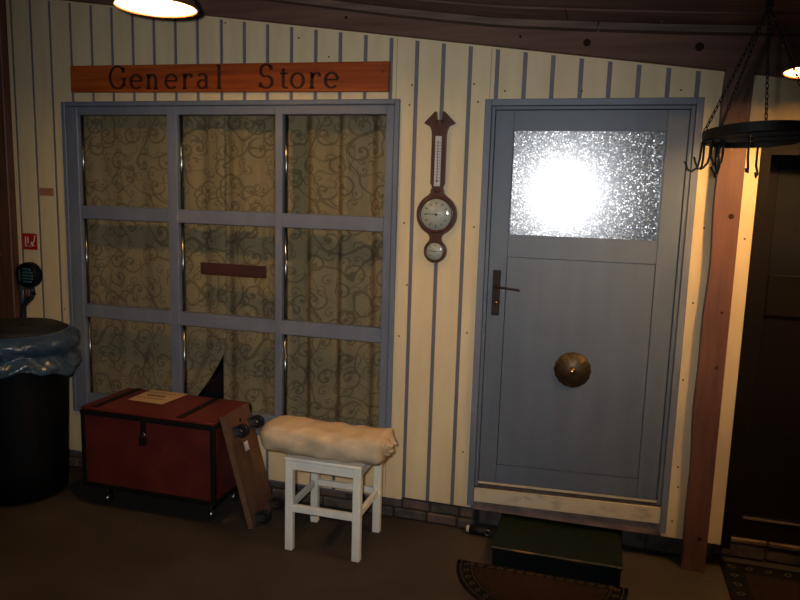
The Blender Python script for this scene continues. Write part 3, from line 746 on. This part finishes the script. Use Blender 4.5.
# inner coil peeking out of the open end
sv = []; sf = []; NS = 90
for i in range(NS+1):
    t = i/NS*2*PI*2.6; r = .018+.052*i/NS; wv = .010*math.sin(i*.55)
    sv += [(.26, r*1.25*math.cos(t), .078+r*.80*math.sin(t)), (.338-.035*i/NS+wv, r*1.25*math.cos(t)*.94, .078+r*.76*math.sin(t))]
for i in range(NS): sf.append((2*i, 2*i+1, 2*i+3, 2*i+2))
o = MB().add(sv, sf, True).build('inner_fold', 'blanket_cloth', bl); sm = o.modifiers.new('cloth', 'SOLIDIFY'); sm.thickness = .012; sm.offset = 0
MB().add([(.300+.006*math.sin(k*2.1) if k else .312, .095*math.cos(2*PI*k/20)*(1 if k else 0), .075+.052*math.sin(2*PI*k/20)*(1 if k else 0)) for k in range(21)], [(0, k, k % 20+1) for k in range(1, 21)], True).build('end_fold', 'blanket_cloth', bl)

# ------------------------------------------------------------------ bin with blue bag
bn = empty('trash_bin', (-2.55, -.385, 0)); tag(bn, 'black round bin lined with a blue plastic bag beside the trunk', 'bin')
MB().lathe([(.205, 0), (.238, .02), (.244, .2), (.256, .55), (.265, .86), (.272, .90), (.255, .905), (.25, .88)], (0, 0, 0), 'z', 40).build('body', 'black_plastic', bn)
MB().lathe([(.0, .992), (.16, .992), (.228, .986), (.250, .976), (.262, .955), (.263, .912), (.258, .908)], (0, 0, 0), 'z', 40).build('lid', 'lid_grey', bn)
MB().bbox(.06, .10, -.03, .03, .986, 1.0, .004).build('lid_grip', 'lid_grey', bn)
NA = 180; vs = []; fs = []; rows = 30
for j in range(rows+1):
    v = j/rows
    for i in range(NA):
        a = 2*PI*i/NA
        hem = .205+.028*math.sin(a*2+1.4)+.014*math.sin(a*5+1)+.010*math.sin(a*11)
        # rolled-over top, a pinched waist, then a loose lower flap
        base = .268+.050*math.sin(PI*min(1, v/.58))**.8 if v < .58 else .268+.046*math.sin(PI*.62*(v-.58)/.42)
        wr = .010*abs(math.sin(a*6+v*4+math.sin(v*7)))+.007*abs(math.sin(a*13-v*9+2*math.sin(a*3)))+.004*abs(math.sin(a*29+v*14))
        r = base+wr*min(1, v*5)
        vs.append((r*math.cos(a), r*math.sin(a), .966-v*hem+.012*math.sin(a*4+2)*min(1, v*3)*(1-v)))
for j in range(rows):
    for i in range(NA): fs.append((j*NA+i, j*NA+(i+1) % NA, (j+1)*NA+(i+1) % NA, (j+1)*NA+i))
o = MB().add(vs, fs, True).build('bag', 'bag_blue', bn); sm = o.modifiers.new('film', 'SOLIDIFY'); sm.thickness = .002

# ------------------------------------------------------------------ green step, doormats, pipe
sp = empty('door_step', (.488, -.155, 0)); tag(sp, 'low dark green wooden step box in front of the blue door', 'step')
PO = Vector((.488, -.155, 0))
def stp(mb, name, m):
    o = mb.build(name, m, sp); o.data.transform(Matrix.Translation(-PO)); return o
stp(MB().bbox(.183, .795, -.335, .055, .084, .104, .003), 'tread', 'green_paint')
stp(MB().bbox(.190, .788, -.325, -.305, .0, .0835, .002), 'front_board', 'green_paint')
for x in (.190, .768): stp(MB().bbox(x, x+.02, -.304, .052, 0, .0835, .002), 'side_board', 'green_paint')
stp(MB().bbox(.184, .794, -.3380, -.3352, .0965, .1052, .0008), 'worn_edge', 'worn_edge')

def half_round(cx, cy, r, n=40): return [(cx+r*math.cos(PI+PI*i/n), cy+r*math.sin(PI+PI*i/n)) for i in range(n+1)]
dm = empty('doormat', (.425, -.28, 0)); tag(dm, 'half round dark red doormat with black looped border before the green step', 'doormat')
MB().flat(half_round(0, -.057, .40), .001, .007).build('field', 'rug_red', dm)
def half_ring(r0, r1, z, cy):
    n = 48; vs = []; fs = []
    for i in range(n+1):
        a = PI+PI*i/n
        vs += [(r0*math.cos(a), cy+r0*math.sin(a), z), (r1*math.cos(a), cy+r1*math.sin(a), z)]
    fs = [(2*i, 2*i+1, 2*i+3, 2*i+2) for i in range(n)]
    return MB().add(vs, fs)
bd = half_ring(.315, .398, .0076, -.057).add([(-.398, -.057, .0076), (-.398, -.097, .0076), (.398, -.097, .0076), (.398, -.057, .0076)], [(0, 1, 2, 3)]).build('border', 'rug_black', dm)
half_ring(.378, .383, .0082, -.057).build('border_line', 'rug_tan', bd)
half_ring(.324, .328, .0082, -.057).build('border_line', 'rug_tan', bd)
mo = None
for k in range(19):
    a = PI+PI*(k+.5)/19
    mb = MB(); c0 = (.353*math.cos(a), -.057+.353*math.sin(a))
    for s_ in (-1, 1):
        pts = [(.016*math.cos(t), .011*math.sin(t)) for t in [2*PI*i/10 for i in range(10)]]
        vs = []
        for (px, py) in pts: vs += [(px, py, 0), (px*.55, py*.5, 0)]
        if s_ == 1: mb.add(vs, [(2*i, 2*i+1, (2*i+3) % 20, (2*i+2) % 20) for i in range(10)])
    if mo is None: mo = mb.build('loop_motif', 'rug_tan', bd, (*c0, .0082)); mo.rotation_euler = (0, 0, a+.6)
    else: inst(mo, bd, (*c0, .0082), (0, 0, a+.6))
for k in range(15):
    inst(mo, bd, (-.33+k*.047, -.077, .0082), (0, 0, .3))

rg = empty('entry_rug', (1.7, -.27, 0)); tag(rg, 'rectangular dark red rug with black patterned border before the dark door', 'rug')
rgx0, rgx1, ry0, ry1 = -.428, .428, -.42, .36
MB().flat([(rgx0, ry0), (rgx1, ry0), (rgx1, ry1), (rgx0, ry1)], .001, .008).build('field', 'rug_red', rg)
bw = .10
mb = MB()
for (a, b_, c, d) in ((rgx0, rgx0+bw, ry0, ry1), (rgx1-bw, rgx1, ry0, ry1), (rgx0+bw, rgx1-bw, ry0, ry0+bw), (rgx0+bw, rgx1-bw, ry1-bw, ry1)):
    mb.add([(a, c, .0086), (b_, c, .0086), (b_, d, .0086), (a, d, .0086)], [(0, 1, 2, 3)])
bd2 = mb.build('border', 'rug_black', rg)
for k in range(9):
    for x in (rgx0+.05, rgx1-.05): inst(mo, bd2, (x, ry0+.05+k*.085, .0092), (0, 0, .5 if k % 2 else -.5)).scale = (1.3, 1.3, 1)
for k in range(8):
    for yy in (ry0+.05, ry1-.05): inst(mo, bd2, (rgx0+.13+k*.085, yy, .0092), (0, 0, .8)).scale = (1.3, 1.3, 1)

pi_ = empty('short_pipe', (.075, -.035, 0)); tag(pi_, 'short dark pipe lying along the foundation beside the green step', 'pipe')
MB().cyl((-.05, 0, .024), (.062, 0, .024), .023, 20).build('barrel', 'iron', pi_)
MB().cyl((-.066, 0, .024), (-.0501, 0, .024), .018, 16).build('end_plug', 'cream_dirty', pi_)
MB().torus((.0, 0, 0), .014, .004, 'y', 20, 8).build('ring', 'dull_steel', pi_, (.050, -.024, .030))

# ------------------------------------------------------------------ hanging iron ring rack with hooks
RC = Vector((1.008, -1.295, 1.972)); RR = .149
rk = empty('hanging_rack', RC); tag(rk, 'black iron ring rack with hooks hanging on chains by the post', 'rack')
TILT = Euler((math.radians(-5), math.radians(-2.5), 0)).to_matrix()      # it hangs slightly askew
n = 56; vs = []; fs = []
for k in range(n):
    a = 2*PI*k/n; c_, s_ = math.cos(a), math.sin(a)
    for (r, z) in ((RR, -.013), (RR, .013), (RR-.010, .013), (RR-.010, -.013)): vs.append(TILT @ Vector((r*c_, r*s_, z)))
for k in range(n):
    a = k*4; b_ = ((k+1) % n)*4
    for q in range(4): fs.append((a+q, a+(q+1) % 4, b_+(q+1) % 4, b_+q))
MB().add(vs, fs).build('ring', 'iron', rk)
for yy in (-.045, .045):
    hw_ = math.sqrt((RR-.008)**2-yy*yy); mb = MB().box(-hw_, hw_, yy-.014, yy+.014, -.010, .004)
    mb.v = [tuple(TILT @ Vector(p)) for p in mb.v]; mb.build('cross_bar', 'iron', rk)
AP = Vector((-.012, -.03, .343))
def ringpt(a, z=-.018): return TILT @ Vector((RR*.975*math.cos(math.radians(a)), RR*.975*math.sin(math.radians(a)), z))
for a in (184, 132, 72, -5):
    c_ = ringpt(a, .013)
    d = AP-c_; L = d.length; nlk = int(L/.015)
    mb = MB(); dn = d.normalized(); s1 = dn.orthogonal().normalized(); s2 = dn.cross(s1)
    for k in range(nlk):
        o_ = dn*(L*(k+.5)/nlk); sd = s1 if k % 2 else s2; pts = []
        for i in range(10):
            t = 2*PI*i/10; pts.append(o_+dn*(.0098*math.cos(t))+sd*(.0042*math.sin(t)))
        mb.tube(pts, .0015, 5, True)
    mb.build('chain', 'iron', rk, c_)
hk = MB(); ztop = ceil_z(RC.x)+.03-RC.z
hk.tube([AP+Vector((0, 0, -.012)), AP+Vector((.008, 0, .0)), AP+Vector((0, 0, .014)), AP+Vector((-.008, 0, .0))], .006, 6, True)
hk.cyl(AP+Vector((0, 0, -.005)), (AP.x, AP.y, ztop), .012, 10, .008)
hk.build('ceiling_hook', 'iron', rk)
for pts in ([(-.147, 0, -.02), (-.150, 0, -.07), (-.154, 0, -.093), (-.169, 0, -.105), (-.181, 0, -.1), (-.187, 0, -.082), (-.192, 0, -.077)],
            [(-.141, 0, -.02), (-.141, 0, -.07), (-.143, 0, -.09), (-.153, 0, -.099), (-.160, 0, -.082), (-.166, 0, -.063)],
            [(-.124, 0.0, -.025), (-.124, 0, -.062), (-.128, 0, -.079), (-.138, 0, -.093), (-.148, 0, -.099)],
            [(-.128, -.075, -.020), (-.133, -.09, -.065), (-.123, -.09, -.089), (-.112, -.09, -.094), (-.104, -.09, -.081), (-.102, -.09, -.062), (-.104, -.10, -.022)],
            [(-.110, -.095, -.02), (-.113, -.09, -.062), (-.108, -.09, -.094), (-.112, -.09, -.11), (-.12, -.09, -.111), (-.127, -.09, -.102), (-.13, -.09, -.095)],
            [(-.047, -.139, -.012), (-.046, -.14, -.07), (-.043, -.14, -.099), (-.043, -.14, -.112), (-.047, -.14, -.109), (-.048, -.14, -.099)]):
    MB().tube([Vector(p) for p in pts], .0032, 8).build('hook', 'iron', rk)
for a in (15, 80, 130):
    B_ = ringpt(a)
    MB().tube([B_+Vector(p) for p in ((0, 0, .01), (0, 0, -.05), (.006, -.006, -.075), (0, -.014, -.085), (-.004, -.018, -.07))], .0032, 8).build('hook', 'iron', rk)

# ------------------------------------------------------------------ pendant lamps
def lamp(c, R, label, bm, drop, hd):
    r = empty('pendant_lamp', c); tag(r, label, 'lamp', 'warm pendant lamps under the roof')
    prof = [(R, 0), (R*.985, .012), (R*.90, .042), (R*.70, .075), (R*.42, .105), (R*.24, .125), (R*.22, .16), (0.0, .165)]
    prof = [(a, h*hd) for a, h in prof]
    MB().lathe(prof, (0, 0, 0), 'z', 48, cap=False).build('shade', 'enamel_dark', r)
    MB().lathe([(a*R, h*hd) for a, h in ((.985, .001), (.965, .011), (.88, .038), (.68, .070), (.40, .100), (.2, .118), (0, .12))], (0, 0, 0), 'z', 48, cap=False).build('shade_lining', 'enamel_white', r)
    MB().torus((0, 0, -.001), R, .0055, 'z', 56, 8).build('rim', 'rim', r)
    MB().lathe([(0, .024), (.018, .029), (.030, .043), (.033, .057), (.028, .075), (.016, .095), (.013, .119)], (0, 0, 0), 'z', 24).build('bulb', bm, r, (0, 0, -drop))
    MB().cyl((0, 0, .165*hd), (0, 0, .165*hd+.035), .022, 16).build('socket_cap', 'iron', r)
    zt = ceil_z(c[0])+.028-c[2]
    MB().cyl((0, 0, .165*hd+.03), (0, 0, max(zt, .165*hd+.04)), .004, 8).build('cord', 'iron', r)
lamp((-1.150, -1.02, 2.478), .158, 'warm lit pendant lamp with wide round shade before the store sign', 'bulb_a', .022, 1.0)
lamp((1.385, -.64, 2.256), .200, 'warm lit pendant lamp with wide round shade beside the hanging iron rack', 'bulb_b', -.03, 1.4)
